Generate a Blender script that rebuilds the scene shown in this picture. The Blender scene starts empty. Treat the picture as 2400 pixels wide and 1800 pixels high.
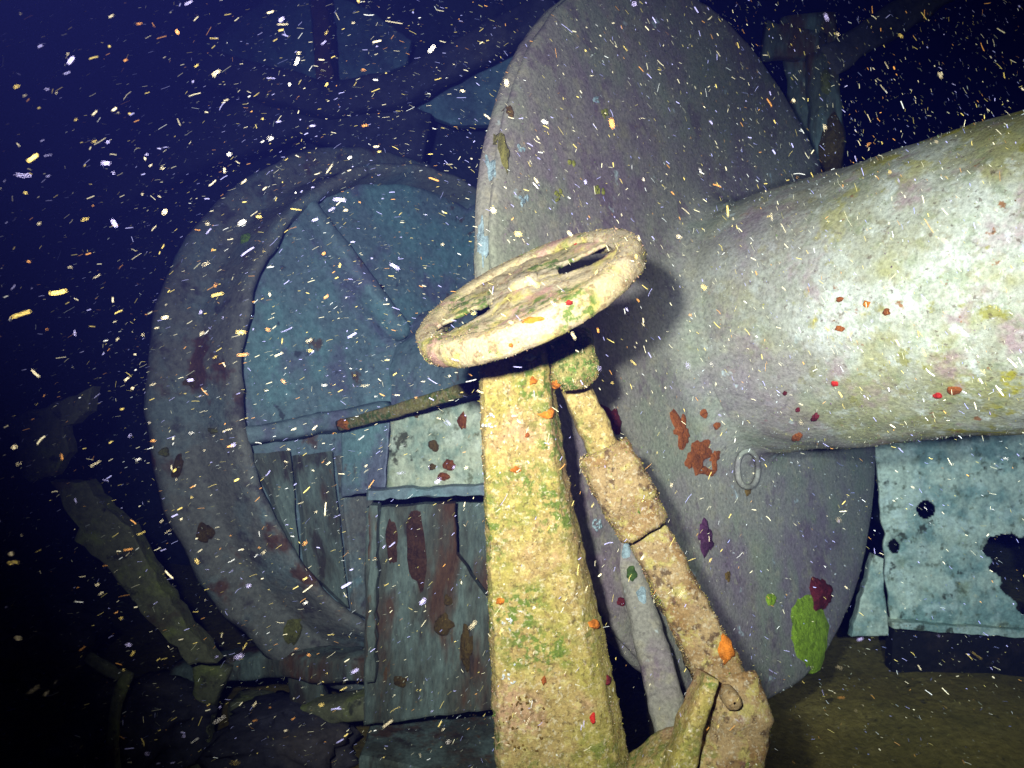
import bpy, bmesh, math, random
from mathutils import Vector, noise, Matrix
from mathutils.bvhtree import BVHTree

R = math.radians
random.seed(7)
scn = bpy.context.scene
col = scn.collection

# ------------------------------------------------------------------ camera
F = 1884.0                       # focal length in pixels of the 2400 x 1800 photograph
PITCH = R(6.0)
EYE = Vector((0, 0, 1.25))
RIGHT = Vector((1, 0, 0))
UP = Vector((0, math.sin(PITCH), math.cos(PITCH)))
FWD = Vector((0, math.cos(PITCH), -math.sin(PITCH)))
cam_data = bpy.data.cameras.new('camera')
cam = bpy.data.objects.new('camera', cam_data)
col.objects.link(cam)
cam.location = EYE
cam.rotation_euler = (R(90) - PITCH, 0, 0)
cam_data.sensor_width = 36
cam_data.lens = 36 * F / 2400
cam_data.clip_start = 0.02
cam_data.clip_end = 200
cam_data.dof.use_dof = True
cam_data.dof.focus_distance = 1.2
cam_data.dof.aperture_fstop = 9.0
scn.camera = cam


def W(r, u, f):
    return EYE + RIGHT * r + UP * u + FWD * f


def P(px, py, d):
    return W((px - 1200) / F * d, (900 - py) / F * d, d)


# ------------------------------------------------------------------ dark water: faint blue ambient, two dive lights
world = bpy.data.worlds.new('World')
scn.world = world
world.use_nodes = True
bg = world.node_tree.nodes['Background']
bg.inputs[0].default_value = (0.02, 0.03, 0.45, 1)
bg.inputs[1].default_value = 0.018


def dive_light(name, loc, target, power, size, blend, color, radius):
    d = bpy.data.lights.new(name, 'SPOT')
    d.energy = power
    d.spot_size = R(size)
    d.spot_blend = blend
    d.color = color
    d.shadow_soft_size = radius
    o = bpy.data.objects.new(name, d)
    col.objects.link(o)
    o.location = loc
    o.rotation_euler = (target - loc).to_track_quat('-Z', 'Y').to_euler()
    return o


dive_light('dive_torch', W(-0.11, 0.11, 0.0), P(1340, 860, 1.4), 235, 77, 1.0, (1.0, 0.85, 0.66), 0.02)
dive_light('dive_torch', W(0.30, 0.04, 0.0), P(2290, 1000, 1.6), 225, 54, 1.0, (1.0, 0.90, 0.78), 0.03)

vs = scn.view_settings
vs.view_transform = 'Standard'
vs.look = 'None'
vs.exposure = 0.0
vs.gamma = 1.0
vs.use_curve_mapping = False
scn.cycles.use_denoising = True
scn.cycles.volume_bounces = 1
scn.cycles.max_bounces = 5


# ------------------------------------------------------------------ materials
def growth(name, base, layers=(), rough=0.85, bump=0.3, bscale=90.0, bdist=0.006, stretch=None, spec=0.25, blend=None):
    """Encrusted surface: a base colour with noise patches (colour, scale, low, high[, strength])."""
    m = bpy.data.materials.new(name)
    m.use_nodes = True
    nt = m.node_tree
    N, L = nt.nodes, nt.links
    bsdf = N['Principled BSDF']
    bsdf.inputs['Roughness'].default_value = rough
    bsdf.inputs['Specular IOR Level'].default_value = spec
    tc = N.new('ShaderNodeTexCoord')
    src = tc.outputs['Object']
    if stretch:
        mp = N.new('ShaderNodeMapping')
        mp.inputs['Scale'].default_value = stretch
        L.new(src, mp.inputs[0])
        src = mp.outputs[0]
    def chain(base, layers, shift=0.0):
        first = N.new('ShaderNodeRGB')
        first.outputs[0].default_value = (*base, 1)
        cur = first.outputs[0]
        for i, ly in enumerate(layers):
            c, sc, lo, hi = ly[:4]
            st = ly[4] if len(ly) > 4 else 1.0
            mp = N.new('ShaderNodeMapping')
            mp.inputs['Location'].default_value = (3.7 * i + 1.3 + shift, 5.1 * i, 2.9 * i)
            L.new(src, mp.inputs[0])
            nz = N.new('ShaderNodeTexNoise')
            nz.inputs['Scale'].default_value = sc
            nz.inputs['Detail'].default_value = 4
            nz.inputs['Roughness'].default_value = 0.62
            L.new(mp.outputs[0], nz.inputs['Vector'])
            mr = N.new('ShaderNodeMapRange')
            mr.inputs['From Min'].default_value = lo
            mr.inputs['From Max'].default_value = hi
            mr.inputs['To Max'].default_value = st
            L.new(nz.outputs['Fac'], mr.inputs['Value'])
            fac = mr.outputs[0]
            if len(ly) > 5:      # grows only inside larger patches
                n2 = N.new('ShaderNodeTexNoise')
                n2.inputs['Scale'].default_value = ly[5][0]
                n2.inputs['Detail'].default_value = 3
                L.new(mp.outputs[0], n2.inputs['Vector'])
                m2 = N.new('ShaderNodeMapRange')
                m2.inputs['From Min'].default_value = ly[5][1]
                m2.inputs['From Max'].default_value = ly[5][2]
                L.new(n2.outputs['Fac'], m2.inputs['Value'])
                mu = N.new('ShaderNodeMath')
                mu.operation = 'MULTIPLY'
                L.new(fac, mu.inputs[0])
                L.new(m2.outputs[0], mu.inputs[1])
                fac = mu.outputs[0]
            mx = N.new('ShaderNodeMix')
            mx.data_type = 'RGBA'
            L.new(fac, mx.inputs['Factor'])
            L.new(cur, mx.inputs['A'])
            mx.inputs['B'].default_value = (*c, 1)
            cur = mx.outputs['Result']
        return cur

    cur = chain(base, layers)
    if blend:      # the coat changes along an axis, with a broken edge: (axis, origin, lo, hi, colour)
        ax, org, lo, hi, base2, layers2 = blend
        cur2 = chain(base2, layers2, 11.0)
        ge = N.new('ShaderNodeNewGeometry')
        vm = N.new('ShaderNodeVectorMath')
        vm.operation = 'DOT_PRODUCT'
        vm.inputs[1].default_value = ax
        L.new(ge.outputs['Position'], vm.inputs[0])
        nb_ = N.new('ShaderNodeTexNoise')
        nb_.inputs['Scale'].default_value = 7
        nb_.inputs['Detail'].default_value = 5
        L.new(src, nb_.inputs['Vector'])
        ma = N.new('ShaderNodeMath')
        ma.operation = 'MULTIPLY_ADD'
        ma.inputs[1].default_value = 0.5
        L.new(nb_.outputs['Fac'], ma.inputs[0])
        L.new(vm.outputs['Value'], ma.inputs[2])
        mr = N.new('ShaderNodeMapRange')
        o_ = org.dot(ax) + 0.25
        mr.inputs['From Min'].default_value = o_ + lo
        mr.inputs['From Max'].default_value = o_ + hi
        mr.inputs['To Min'].default_value = 1
        mr.inputs['To Max'].default_value = 0
        L.new(vm.outputs['Value'], ma.inputs[2])
        L.new(ma.outputs[0], mr.inputs['Value'])
        mx = N.new('ShaderNodeMix')
        mx.data_type = 'RGBA'
        L.new(mr.outputs[0], mx.inputs['Factor'])
        L.new(cur, mx.inputs['A'])
        L.new(cur2, mx.inputs['B'])
        cur = mx.outputs['Result']
    # fine grain of silt and tiny growth
    nz = N.new('ShaderNodeTexNoise')
    nz.inputs['Scale'].default_value = bscale
    nz.inputs['Detail'].default_value = 5
    nz.inputs['Roughness'].default_value = 0.7
    L.new(src, nz.inputs['Vector'])
    mr = N.new('ShaderNodeMapRange')
    mr.inputs['From Min'].default_value = 0.3
    mr.inputs['From Max'].default_value = 0.7
    mr.inputs['To Min'].default_value = 0.6
    mr.inputs['To Max'].default_value = 1.25
    L.new(nz.outputs['Fac'], mr.inputs['Value'])
    mm = N.new('ShaderNodeMix')
    mm.data_type = 'RGBA'
    mm.blend_type = 'MULTIPLY'
    mm.inputs['Factor'].default_value = 1.0
    L.new(cur, mm.inputs['A'])
    L.new(mr.outputs[0], mm.inputs['B'])
    L.new(mm.outputs['Result'], bsdf.inputs['Base Color'])
    bp = N.new('ShaderNodeBump')
    bp.inputs['Strength'].default_value = bump
    bp.inputs['Distance'].default_value = bdist
    L.new(nz.outputs['Fac'], bp.inputs['Height'])
    L.new(bp.outputs[0], bsdf.inputs['Normal'])
    return m


M = {}
M['beige'] = growth('beige_crust', (0.40, 0.28, 0.10), [
    ((0.46, 0.27, 0.16), 8, 0.52, 0.64, 0.85),
    ((0.34, 0.29, 0.06), 11, 0.46, 0.58, 0.75),
    ((0.54, 0.44, 0.16), 95, 0.52, 0.61, 0.65),
    ((0.19, 0.12, 0.04), 90, 0.53, 0.64, 0.65),
    ((0.10, 0.16, 0.02), 80, 0.47, 0.55, 0.9, (8, 0.46, 0.57)),
    ((0.62, 0.52, 0.34), 150, 0.56, 0.66, 0.7),
    ((0.06, 0.04, 0.016), 150, 0.58, 0.66, 0.6),
    ((0.95, 0.90, 0.78), 85, 0.67, 0.72, 0.9)], bump=0.55, bscale=280, bdist=0.003)
M['mossy'] = growth('mossy_crust', (0.34, 0.28, 0.10), [
    ((0.10, 0.20, 0.03), 60, 0.44, 0.54, 0.9),
    ((0.05, 0.10, 0.015), 110, 0.54, 0.62, 0.85),
    ((0.55, 0.50, 0.22), 140, 0.56, 0.66, 0.7)], bump=0.9, bscale=260, bdist=0.004)
M['brown_crust'] = growth('brown_crust', (0.34, 0.23, 0.11), [
    ((0.24, 0.13, 0.045), 14, 0.46, 0.58, 0.85),
    ((0.42, 0.35, 0.11), 45, 0.52, 0.62, 0.8),
    ((0.08, 0.045, 0.025), 60, 0.55, 0.63, 0.85),
    ((0.16, 0.06, 0.08), 40, 0.56, 0.64, 0.8, (8, 0.54, 0.62)),
    ((0.52, 0.43, 0.30), 170, 0.54, 0.65, 0.7),
    ((0.80, 0.72, 0.60), 100, 0.67, 0.73, 0.9)], bump=0.55, bscale=280, bdist=0.003)
M['wheel_crust'] = growth('handwheel_crust', (0.40, 0.32, 0.19), [
    ((0.41, 0.34, 0.24), 7, 0.45, 0.6, 0.9),
    ((0.44, 0.37, 0.09), 24, 0.52, 0.62, 0.8),
    ((0.20, 0.13, 0.06), 80, 0.54, 0.62, 0.75),
    ((0.50, 0.42, 0.20), 120, 0.54, 0.64, 0.7),
    ((0.42, 0.22, 0.20), 16, 0.57, 0.66, 0.8),
    ((0.08, 0.14, 0.02), 75, 0.48, 0.57, 0.9, (13, 0.51, 0.60)),
    ((0.80, 0.72, 0.58), 90, 0.67, 0.74, 0.9)], bump=0.55, bscale=280, bdist=0.003)
FLANGE_LAYERS = [
    ((0.24, 0.16, 0.21), 3.2, 0.46, 0.60, 0.7),
    ((0.28, 0.29, 0.20), 5.0, 0.52, 0.64, 0.7),
    ((0.16, 0.09, 0.14), 11, 0.56, 0.66, 0.55),
    ((0.40, 0.34, 0.24), 26, 0.55, 0.66, 0.6),
    ((0.60, 0.66, 0.66), 16, 0.68, 0.74, 0.9),
    ((0.46, 0.38, 0.06), 20, 0.70, 0.75, 0.8),
    ((0.10, 0.08, 0.08), 60, 0.60, 0.68, 0.5)]
M['rim'] = growth('rusty_rim', (0.31, 0.27, 0.22), [
    ((0.30, 0.34, 0.32), 6, 0.48, 0.62, 0.8),
    ((0.20, 0.07, 0.035), 7, 0.58, 0.66, 0.85),
    ((0.10, 0.07, 0.08), 13, 0.56, 0.66, 0.7),
    ((0.35, 0.50, 0.50), 5, 0.64, 0.70, 0.7)], bump=0.5, bscale=70, bdist=0.008)
M['web'] = growth('teal_web', (0.30, 0.36, 0.37), [
    ((0.32, 0.50, 0.48), 3.2, 0.48, 0.60, 0.8),
    ((0.28, 0.24, 0.34), 5.0, 0.52, 0.62, 0.8),
    ((0.24, 0.10, 0.04), 9, 0.64, 0.70, 0.8),
    ((0.10, 0.09, 0.10), 15, 0.64, 0.70, 0.8)], bump=0.4, bscale=60, bdist=0.006)
M['teal'] = growth('pale_teal_paint', (0.48, 0.60, 0.53), [
    ((0.30, 0.38, 0.26), 6, 0.48, 0.62, 0.7),
    ((0.55, 0.68, 0.62), 11, 0.55, 0.66, 0.8),
    ((0.13, 0.06, 0.02), 8, 0.65, 0.69, 0.95),
    ((0.10, 0.09, 0.03), 20, 0.66, 0.71, 0.9)], bump=0.4, bscale=80, bdist=0.005)
M['pale'] = growth('pale_corroded_paint', (0.84, 0.80, 0.56), [
    ((0.36, 0.46, 0.36), 7, 0.44, 0.58, 0.9),
    ((0.92, 0.90, 0.70), 14, 0.52, 0.64, 0.8),
    ((0.42, 0.40, 0.20), 9, 0.58, 0.68, 0.7),
    ((0.16, 0.15, 0.06), 26, 0.58, 0.66, 0.7),
    ((0.08, 0.07, 0.03), 14, 0.63, 0.68, 0.9)], bump=0.6, bscale=80, bdist=0.006)
M['rust_panel'] = growth('rust_streaked_panel', (0.27, 0.30, 0.24), [
    ((0.13, 0.11, 0.07), 6, 0.42, 0.56, 0.85),
    ((0.17, 0.07, 0.03), 5, 0.52, 0.62, 0.9),
    ((0.08, 0.05, 0.035), 11, 0.58, 0.66, 0.8),
    ((0.26, 0.11, 0.03), 16, 0.64, 0.69, 0.8)], bump=0.5, bscale=70, bdist=0.006, stretch=(1.6, 1.6, 0.45))
M['olive'] = growth('olive_crust', (0.30, 0.26, 0.13), [
    ((0.46, 0.44, 0.12), 12, 0.52, 0.64, 0.8),
    ((0.16, 0.09, 0.05), 9, 0.56, 0.66, 0.8),
    ((0.05, 0.04, 0.03), 20, 0.60, 0.68, 0.8)], bump=0.6, bscale=60, bdist=0.008)
M['hull'] = growth('dull_blue_hull', (0.30, 0.37, 0.40), [
    ((0.18, 0.17, 0.22), 4, 0.44, 0.60, 0.8),
    ((0.36, 0.48, 0.50), 7, 0.54, 0.66, 0.7)], bump=0.6, bscale=40, bdist=0.01)
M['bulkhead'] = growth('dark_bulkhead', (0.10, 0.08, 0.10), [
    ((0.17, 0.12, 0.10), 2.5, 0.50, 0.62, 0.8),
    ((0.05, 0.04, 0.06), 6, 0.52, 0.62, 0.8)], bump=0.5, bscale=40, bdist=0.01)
M['rust'] = growth('dark_rust', (0.20, 0.08, 0.035), [
    ((0.10, 0.04, 0.03), 16, 0.48, 0.6, 0.8)], bump=0.5, bscale=70, bdist=0.006)
M['gap_shade'] = growth('gap_shade', (0.022, 0.016, 0.013), [
    ((0.05, 0.03, 0.02), 9, 0.52, 0.64, 0.8)], bump=0.6, bscale=60, bdist=0.008)  # near-black colour standing for the shade below the bed plate
M['silt'] = growth('brown_silt', (0.40, 0.24, 0.05), [
    ((0.28, 0.18, 0.04), 3, 0.45, 0.6, 0.8),
    ((0.50, 0.31, 0.08), 12, 0.56, 0.68, 0.7),
    ((0.04, 0.03, 0.015), 24, 0.62, 0.70, 0.7)], bump=0.7, bscale=45, bdist=0.012)


def sponge(name, c, dark=0.55):
    return growth(name, c, [(tuple(x * dark for x in c), 45, 0.45, 0.62, 0.8),
                            (tuple(min(1, x * 1.5 + 0.03) for x in c), 80, 0.58, 0.68, 0.6)],
                  bump=1.0, bscale=130, bdist=0.007, rough=0.8)


S = {k: sponge(k + '_sponge', c) for k, c in dict(
    maroon=(0.16, 0.015, 0.02), rust=(0.38, 0.10, 0.02), orange=(0.75, 0.22, 0.02), lime=(0.36, 0.50, 0.03),
    purple=(0.12, 0.035, 0.09), brown=(0.20, 0.11, 0.02), white=(0.85, 0.88, 0.90), green=(0.08, 0.14, 0.03),
    yellow=(0.36, 0.34, 0.05), red=(0.65, 0.03, 0.02), ochre=(0.30, 0.25, 0.06), pink=(0.50, 0.25, 0.30),
    stain=(0.15, 0.06, 0.025), sky=(0.45, 0.56, 0.60)).items()}

# ------------------------------------------------------------------ helpers
BVH = {}


def thing(name, loc, label, cat, group=None):
    o = bpy.data.objects.new(name, None)
    o.empty_display_size = 0.1
    col.objects.link(o)
    o.location = loc
    tag(o, label, cat, group)
    return o


def tag(o, label=None, cat=None, group=None, kind=None):
    if label:
        o['label'] = label
    if cat:
        o['category'] = cat
    if group:
        o['group'] = group
    if kind:
        o['kind'] = kind
    return o


def wloc(o):
    v = Vector((0, 0, 0))
    while o:
        v += o.location
        o = o.parent
    return v


def mk(name, verts, faces, mat, parent=None, smooth=True, label=None):
    """One mesh object from world-space vertices."""
    base = wloc(parent)
    me = bpy.data.meshes.new(name)
    me.from_pydata([Vector(v) - base for v in verts], [], faces)
    bm = bmesh.new()
    bm.from_mesh(me)
    bmesh.ops.recalc_face_normals(bm, faces=bm.faces)
    bm.to_mesh(me)
    bm.free()
    me.polygons.foreach_set('use_smooth', [smooth] * len(me.polygons))
    me.materials.append(mat)
    o = bpy.data.objects.new(name, me)
    col.objects.link(o)
    o.parent = parent
    BVH[o.name] = BVHTree.FromPolygons([Vector(v) for v in verts], faces)
    if label:
        o['label'] = label
    return o


def fbm(v, freq, octv=3):
    return noise.fractal(v * freq, 0.9, 2.1, octv)


def rough_grid(rings, amp, freq, closed=True):
    """Push every vertex of a ring grid in or out of its ring centre by noise."""
    out = []
    for ring in rings:
        c = sum(ring, Vector()) / len(ring)
        new = []
        for v in ring:
            d = v - c
            l = d.length or 1e-6
            new.append(v + d / l * (fbm(v, freq) * amp))
        out.append(new)
    return out


def loft(name, rings, mat, parent=None, amp=0.0, freq=40.0, cap=True, label=None, smooth=True):
    if amp:
        rings = rough_grid(rings, amp, freq)
    n = len(rings[0])
    verts = [v for r in rings for v in r]
    faces = []
    for i in range(len(rings) - 1):
        for j in range(n):
            k = (j + 1) % n
            faces.append((i * n + j, i * n + k, (i + 1) * n + k, (i + 1) * n + j))
    if cap:
        for base, ring in ((0, rings[0]), ((len(rings) - 1) * n, rings[-1])):
            c = len(verts)
            verts.append(sum(ring, Vector()) / n)
            for j in range(n):
                faces.append((base + j, base + (j + 1) % n, c))
    return mk(name, verts, faces, mat, parent, smooth, label)


def lerp(a, b, t):
    return a + (b - a) * t


def bar(name, pts, half, mat, parent=None, n=28, step=0.008, amp=0.003, freq=45, power=4.0, side=None, label=None):
    """Bar along pts with a rounded-box section; half = list of (half width, half depth) per point."""
    rings = []
    k = len(pts)
    for i in range(k - 1):
        a, b = pts[i], pts[i + 1]
        d = (b - a)
        m = max(1, int(d.length / step))
        d.normalize()
        s = side or d.cross(FWD)
        s = (s - d * s.dot(d)).normalized()
        t = d.cross(s).normalized()
        for q in range(m + (1 if i == k - 2 else 0)):
            u = q / m
            c = lerp(a, b, u)
            hw = lerp(half[i][0], half[i + 1][0], u)
            hd = lerp(half[i][1], half[i + 1][1], u)
            ring = []
            for j in range(n):
                an = 2 * math.pi * j / n
                ca, sa = math.cos(an), math.sin(an)
                e = 2.0 / power
                x = math.copysign(abs(ca) ** e, ca) * hw
                y = math.copysign(abs(sa) ** e, sa) * hd
                ring.append(c + s * x + t * y)
            rings.append(ring)
    return loft(name, rings, mat, parent, amp, freq, label=label)


def lathe(name, prof, C, n, e1, e2, mat, parent=None, seg=128, amp=0.0, freq=20, close=False, label=None):
    rings = []
    for s, r in prof:
        rings.append([C + n * s + (e1 * math.cos(a) + e2 * math.sin(a)) * (r + (amp * fbm((C + n * s + (e1 * math.cos(a) + e2 * math.sin(a)) * r), freq) if amp else 0))
                      for a in (2 * math.pi * j / seg for j in range(seg))])
    if close:
        rings.append(rings[0])
    verts = [v for r in (rings[:-1] if close else rings) for v in r]
    faces = []
    m = len(rings) - 1
    tot = len(prof)
    for i in range(m):
        for j in range(seg):
            k = (j + 1) % seg
            i2 = (i + 1) % tot
            faces.append((i * seg + j, i * seg + k, i2 * seg + k, i2 * seg + j))
    return mk(name, verts, faces, mat, parent, True, label)


def ragged(pts, step, amp, seed=0.0):
    """Outline resampled with small corroded jitter (in its own plane)."""
    out = []
    k = len(pts)
    nrm = (pts[1] - pts[0]).cross(pts[2] - pts[1]).normalized()
    for i in range(k):
        a, b = pts[i], pts[(i + 1) % k]
        d = b - a
        m = max(1, int(d.length / step))
        sd = d.normalized().cross(nrm)
        for q in range(m):
            p = lerp(a, b, q / m)
            w = noise.noise(p * (0.6 / step) + Vector((seed, 0, 0))) * amp + noise.noise(p * (2.3 / step)) * amp * 0.4
            out.append(p + sd * w)
    return out


def plate(name, pts, thick, mat, parent=None, step=0.02, amp=0.004, label=None, back=None, bulge=0.0):
    back = (back or FWD) * thick
    o = ragged(pts, step, amp)
    c = sum(o, Vector()) / len(o)
    n = len(o)
    inner = [v + (c - v).normalized() * 0.006 - back * 0.08 for v in o]
    verts = list(inner) + list(o) + [v + back for v in o]
    faces = [tuple(range(n))]
    for r in (0, n):
        for j in range(n):
            k = (j + 1) % n
            faces.append((r + j, r + k, r + n + k, r + n + j))
    faces.append(tuple(range(2 * n, 3 * n)))
    return mk(name, verts, faces, mat, parent, False, label)


def box_between(name, corners_front, thick, mat, parent=None, **k):
    return plate(name, corners_front, thick, mat, parent, **k)


def patch(host, px, py, w, h, rot, mat, name='sponge', thick=0.006, ragg=0.35, label=None, parent=None, seg=22, rings=6, raw=False):
    """A lump of growth sitting on the host's surface at the spot seen through photo pixel (px, py)."""
    dr = (P(px, py, 1.0) - EYE).normalized()
    best = None
    for h_ in (host if isinstance(host, (list, tuple)) else [host]):
        hit = BVH[h_.name].ray_cast(EYE, dr)
        if hit[0] is not None and (best is None or hit[3] < best[3]):
            best, tree, host_ = hit, BVH[h_.name], h_
    if best is None:
        print('patch misses', name, px, py)
        return None
    host = host_
    loc, nrm, idx, dist = best
    if loc is None:
        print('patch misses', name, px, py)
        return None
    if nrm.dot(dr) > 0:
        nrm = -nrm
    depth = (loc - EYE).dot(FWD)
    # size measured on the surface itself
    u = RIGHT - nrm * RIGHT.dot(nrm)
    u.normalize()
    rx, ry = (loc - EYE).dot(RIGHT) / depth, (loc - EYE).dot(UP) / depth
    ku = max(0.25, abs(u.dot(RIGHT) - rx * u.dot(FWD)))
    v = nrm.cross(u).normalized()
    if v.dot(UP) < 0:
        v = -v
    kv = max(0.35, abs(v.dot(UP) - ry * v.dot(FWD)))
    a, b = w / 2 / F * depth / ku, h / 2 / F * depth / kv
    ca, sa = math.cos(R(rot)), math.sin(R(rot))
    verts, faces = [], []
    sd = random.uniform(0, 50)
    for i in range(rings + 1):
        t = i / rings
        for j in range(seg):
            an = 2 * math.pi * j / seg
            rr = t * (1 + ragg * noise.noise(Vector((math.cos(an) * 1.3 + sd, math.sin(an) * 1.3, sd))) + ragg * 0.5 * noise.noise(Vector((math.cos(an) * 3 + sd, math.sin(an) * 3, 2))))
            x0, y0 = math.cos(an) * rr, math.sin(an) * rr
            x, y = a * (x0 * ca - y0 * sa) if a == b else (x0 * a * ca - y0 * b * sa), (x0 * a * sa + y0 * b * ca)
            q = loc + u * x + v * y
            hit = tree.ray_cast(q + nrm * 0.05, -nrm, 0.12)
            base = hit[0] if hit[0] is not None else q - nrm * 0.004
            hh = thick * (max(0.0, 1 - t * t) ** 0.5) * (1 + 0.5 * noise.noise(q * 140)) - (0.002 if i == rings else 0)
            verts.append(base + nrm * hh)
    for i in range(rings):
        for j in range(seg):
            k = (j + 1) % seg
            faces.append((i * seg + j, i * seg + k, (i + 1) * seg + k, (i + 1) * seg + j))
    if raw:
        return verts, faces
    return mk(name, verts, faces, mat, parent or host.parent or host, True, label)


def cluster(host, px, py, w, h, mat, n=9, size=12, name='algae_tuft', thick=0.004, parent=None):
    """Several small tufts close together, one part."""
    rnd = random.Random(int(px * 7 + py))
    vs_, fs_ = [], []
    for _ in range(n):
        a, q = rnd.uniform(0, 6.28), math.sqrt(rnd.random())
        g = patch(host, px + math.cos(a) * q * w / 2, py + math.sin(a) * q * h / 2, size * rnd.uniform(0.5, 1.5), size * rnd.uniform(0.5, 1.5),
                  rnd.uniform(0, 90), None, raw=True, thick=thick, ragg=0.9, seg=10, rings=3)
        if g:
            b = len(vs_)
            vs_ += g[0]
            fs_ += [tuple(b + t for t in f) for f in g[1]]
    if vs_:
        mk(name, vs_, fs_, mat, parent or host.parent or host)


# ------------------------------------------------------------------ seabed
def seabed():
    verts, faces = [], []
    xs = [-40, -20, -10, -6] + [-4 + 0.05 * i for i in range(161)] + [6, 10, 20, 40]
    ys = [-20, -8, -3] + [-1 + 0.05 * i for i in range(141)] + [8, 12, 20, 40]
    for y in ys:
        for x in xs:
            v = Vector((x, y, 0))
            z = 0.05 * noise.fractal(v * 0.9, 1, 2, 3) + 0.012 * noise.fractal(v * 7, 1, 2, 3)
            verts.append((x, y, z))
    nx = len(xs)
    for i in range(len(ys) - 1):
        for j in range(nx - 1):
            faces.append((i * nx + j, i * nx + j + 1, (i + 1) * nx + j + 1, (i + 1) * nx + j))
    o = mk('seabed', verts, faces, M['silt'])
    tag(o, kind='structure')


seabed()

# ------------------------------------------------------------------ the winch axis (shared by drum and spoked wheel)
def axis_frame(th, ph):
    ax = (RIGHT * math.cos(ph) * math.sin(th) + UP * math.sin(ph) - FWD * math.cos(ph) * math.cos(th)).normalized()
    e2 = (UP - ax * UP.dot(ax)).normalized()
    e1 = e2.cross(ax).normalized()
    return ax, (-e1 if e1.dot(RIGHT) > 0 else e1), e2


FAX, F1, F2 = axis_frame(R(46.65), R(7.8))      # drum, knocked slightly out of line
FC = P(1740, 775, 1.89)
BC = FC
AX, E1, E2 = axis_frame(R(47.3), R(10.16))       # spoked wheel
DC = P(1727, 781, 1.89)


M['barrel'] = growth('pale_barrel', (0.36, 0.33, 0.22), [
    ((0.56, 0.54, 0.45), 4.0, 0.46, 0.60, 0.9),
    ((0.34, 0.30, 0.10), 6.0, 0.50, 0.62, 0.8),
    ((0.38, 0.22, 0.24), 10, 0.57, 0.67, 0.7),
    ((0.24, 0.27, 0.13), 24, 0.53, 0.65, 0.5),
    ((0.28, 0.22, 0.12), 65, 0.54, 0.66, 0.45),
    ((0.70, 0.68, 0.60), 30, 0.56, 0.70, 0.7),
    ((0.42, 0.34, 0.02), 14, 0.55, 0.61, 0.9, (3.0, 0.46, 0.56)),
    ((0.28, 0.24, 0.03), 22, 0.62, 0.68, 0.8),
    ((0.30, 0.11, 0.03), 26, 0.66, 0.70, 0.9),
    ((0.12, 0.08, 0.05), 70, 0.62, 0.68, 0.7)], bump=0.5, bscale=140, bdist=0.005, blend=(FAX, BC, 0.0, 0.45, (0.31, 0.275, 0.225), FLANGE_LAYERS))
M['flange'] = M['barrel']


def on_wheel(s, r, a):
    return DC + AX * s + (E1 * math.cos(a) + E2 * math.sin(a)) * r


# ------------------------------------------------------------------ cable drum: flange and barrel
drum = thing('cable_drum', FC - F2 * 0.82, 'huge round grey winch drum flange with thick pale barrel running off to the right', 'winch drum')
K = 0.823 / 0.803
fl_prof = [(-0.055, 0.30), (-0.055, 0.76 * K), (-0.05, 0.800 * K), (-0.040, 0.808 * K), (-0.026, 0.806 * K), (-0.022, 0.798 * K), (-0.016, 0.798 * K), (-0.010, 0.806 * K), (-0.003, 0.803 * K), (0.0, 0.795 * K)]
r = 0.78
while r > 0.37:
    fl_prof.append((0.001, r))
    r -= 0.03
for i in range(15):
    t = i / 14 * math.pi / 2
    fl_prof.append((0.001 + 0.06 * (1 - math.cos(t)), 0.290 + 0.06 * (1 - math.sin(t))))
fl_prof.append((0.07, 0.28))
flange = lathe('flange', fl_prof, FC, FAX, F1, F2, M['flange'], drum, seg=256, amp=0.006, freq=9)
barrel = lathe('barrel', [(0.05 + 0.02 * i, 0.291) for i in range(72)], BC, FAX, F1, F2, M['barrel'], drum, seg=180, amp=0.006, freq=10)
hubs = lathe('hub', [(-0.95 + 0.03 * i, 0.29 - 0.01 * math.sin(i * 0.35)) for i in range(31)], DC, AX, E1, E2, M['web'], drum, seg=96, amp=0.02, freq=9)
# far flange out of frame on the right end of the barrel
lathe('flange', [(1.45, 0.2), (1.45, 0.795), (1.46, 0.803), (1.5, 0.803), (1.51, 0.795), (1.51, 0.2)], FC, FAX, F1, F2, M['flange'], drum, seg=128, amp=0.006, freq=9)
# small oval shackle link hanging on the flange under the barrel
lk = []
for i in range(28):
    a = 2 * math.pi * i / 28
    px = 1741 + 24 * math.cos(a)
    py = 1100 + 42 * math.copysign(abs(math.sin(a)) ** 0.8, math.sin(a))
    hit = BVH[flange.name].ray_cast(EYE, (P(px, py, 1) - EYE).normalized())
    lk.append(hit[0] + FAX * 0.012)
rings = []
for i in range(28):
    t = (lk[(i + 1) % 28] - lk[i - 1]).normalized()
    s = t.cross(FAX).normalized()
    rings.append([lk[i] + (s * math.cos(b) + FAX * math.sin(b)) * 0.0062 for b in (2 * math.pi * j / 8 for j in range(8))])
rings.append(rings[0])
loft('shackle_link', rings, M['flange'], drum, cap=False)

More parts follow.
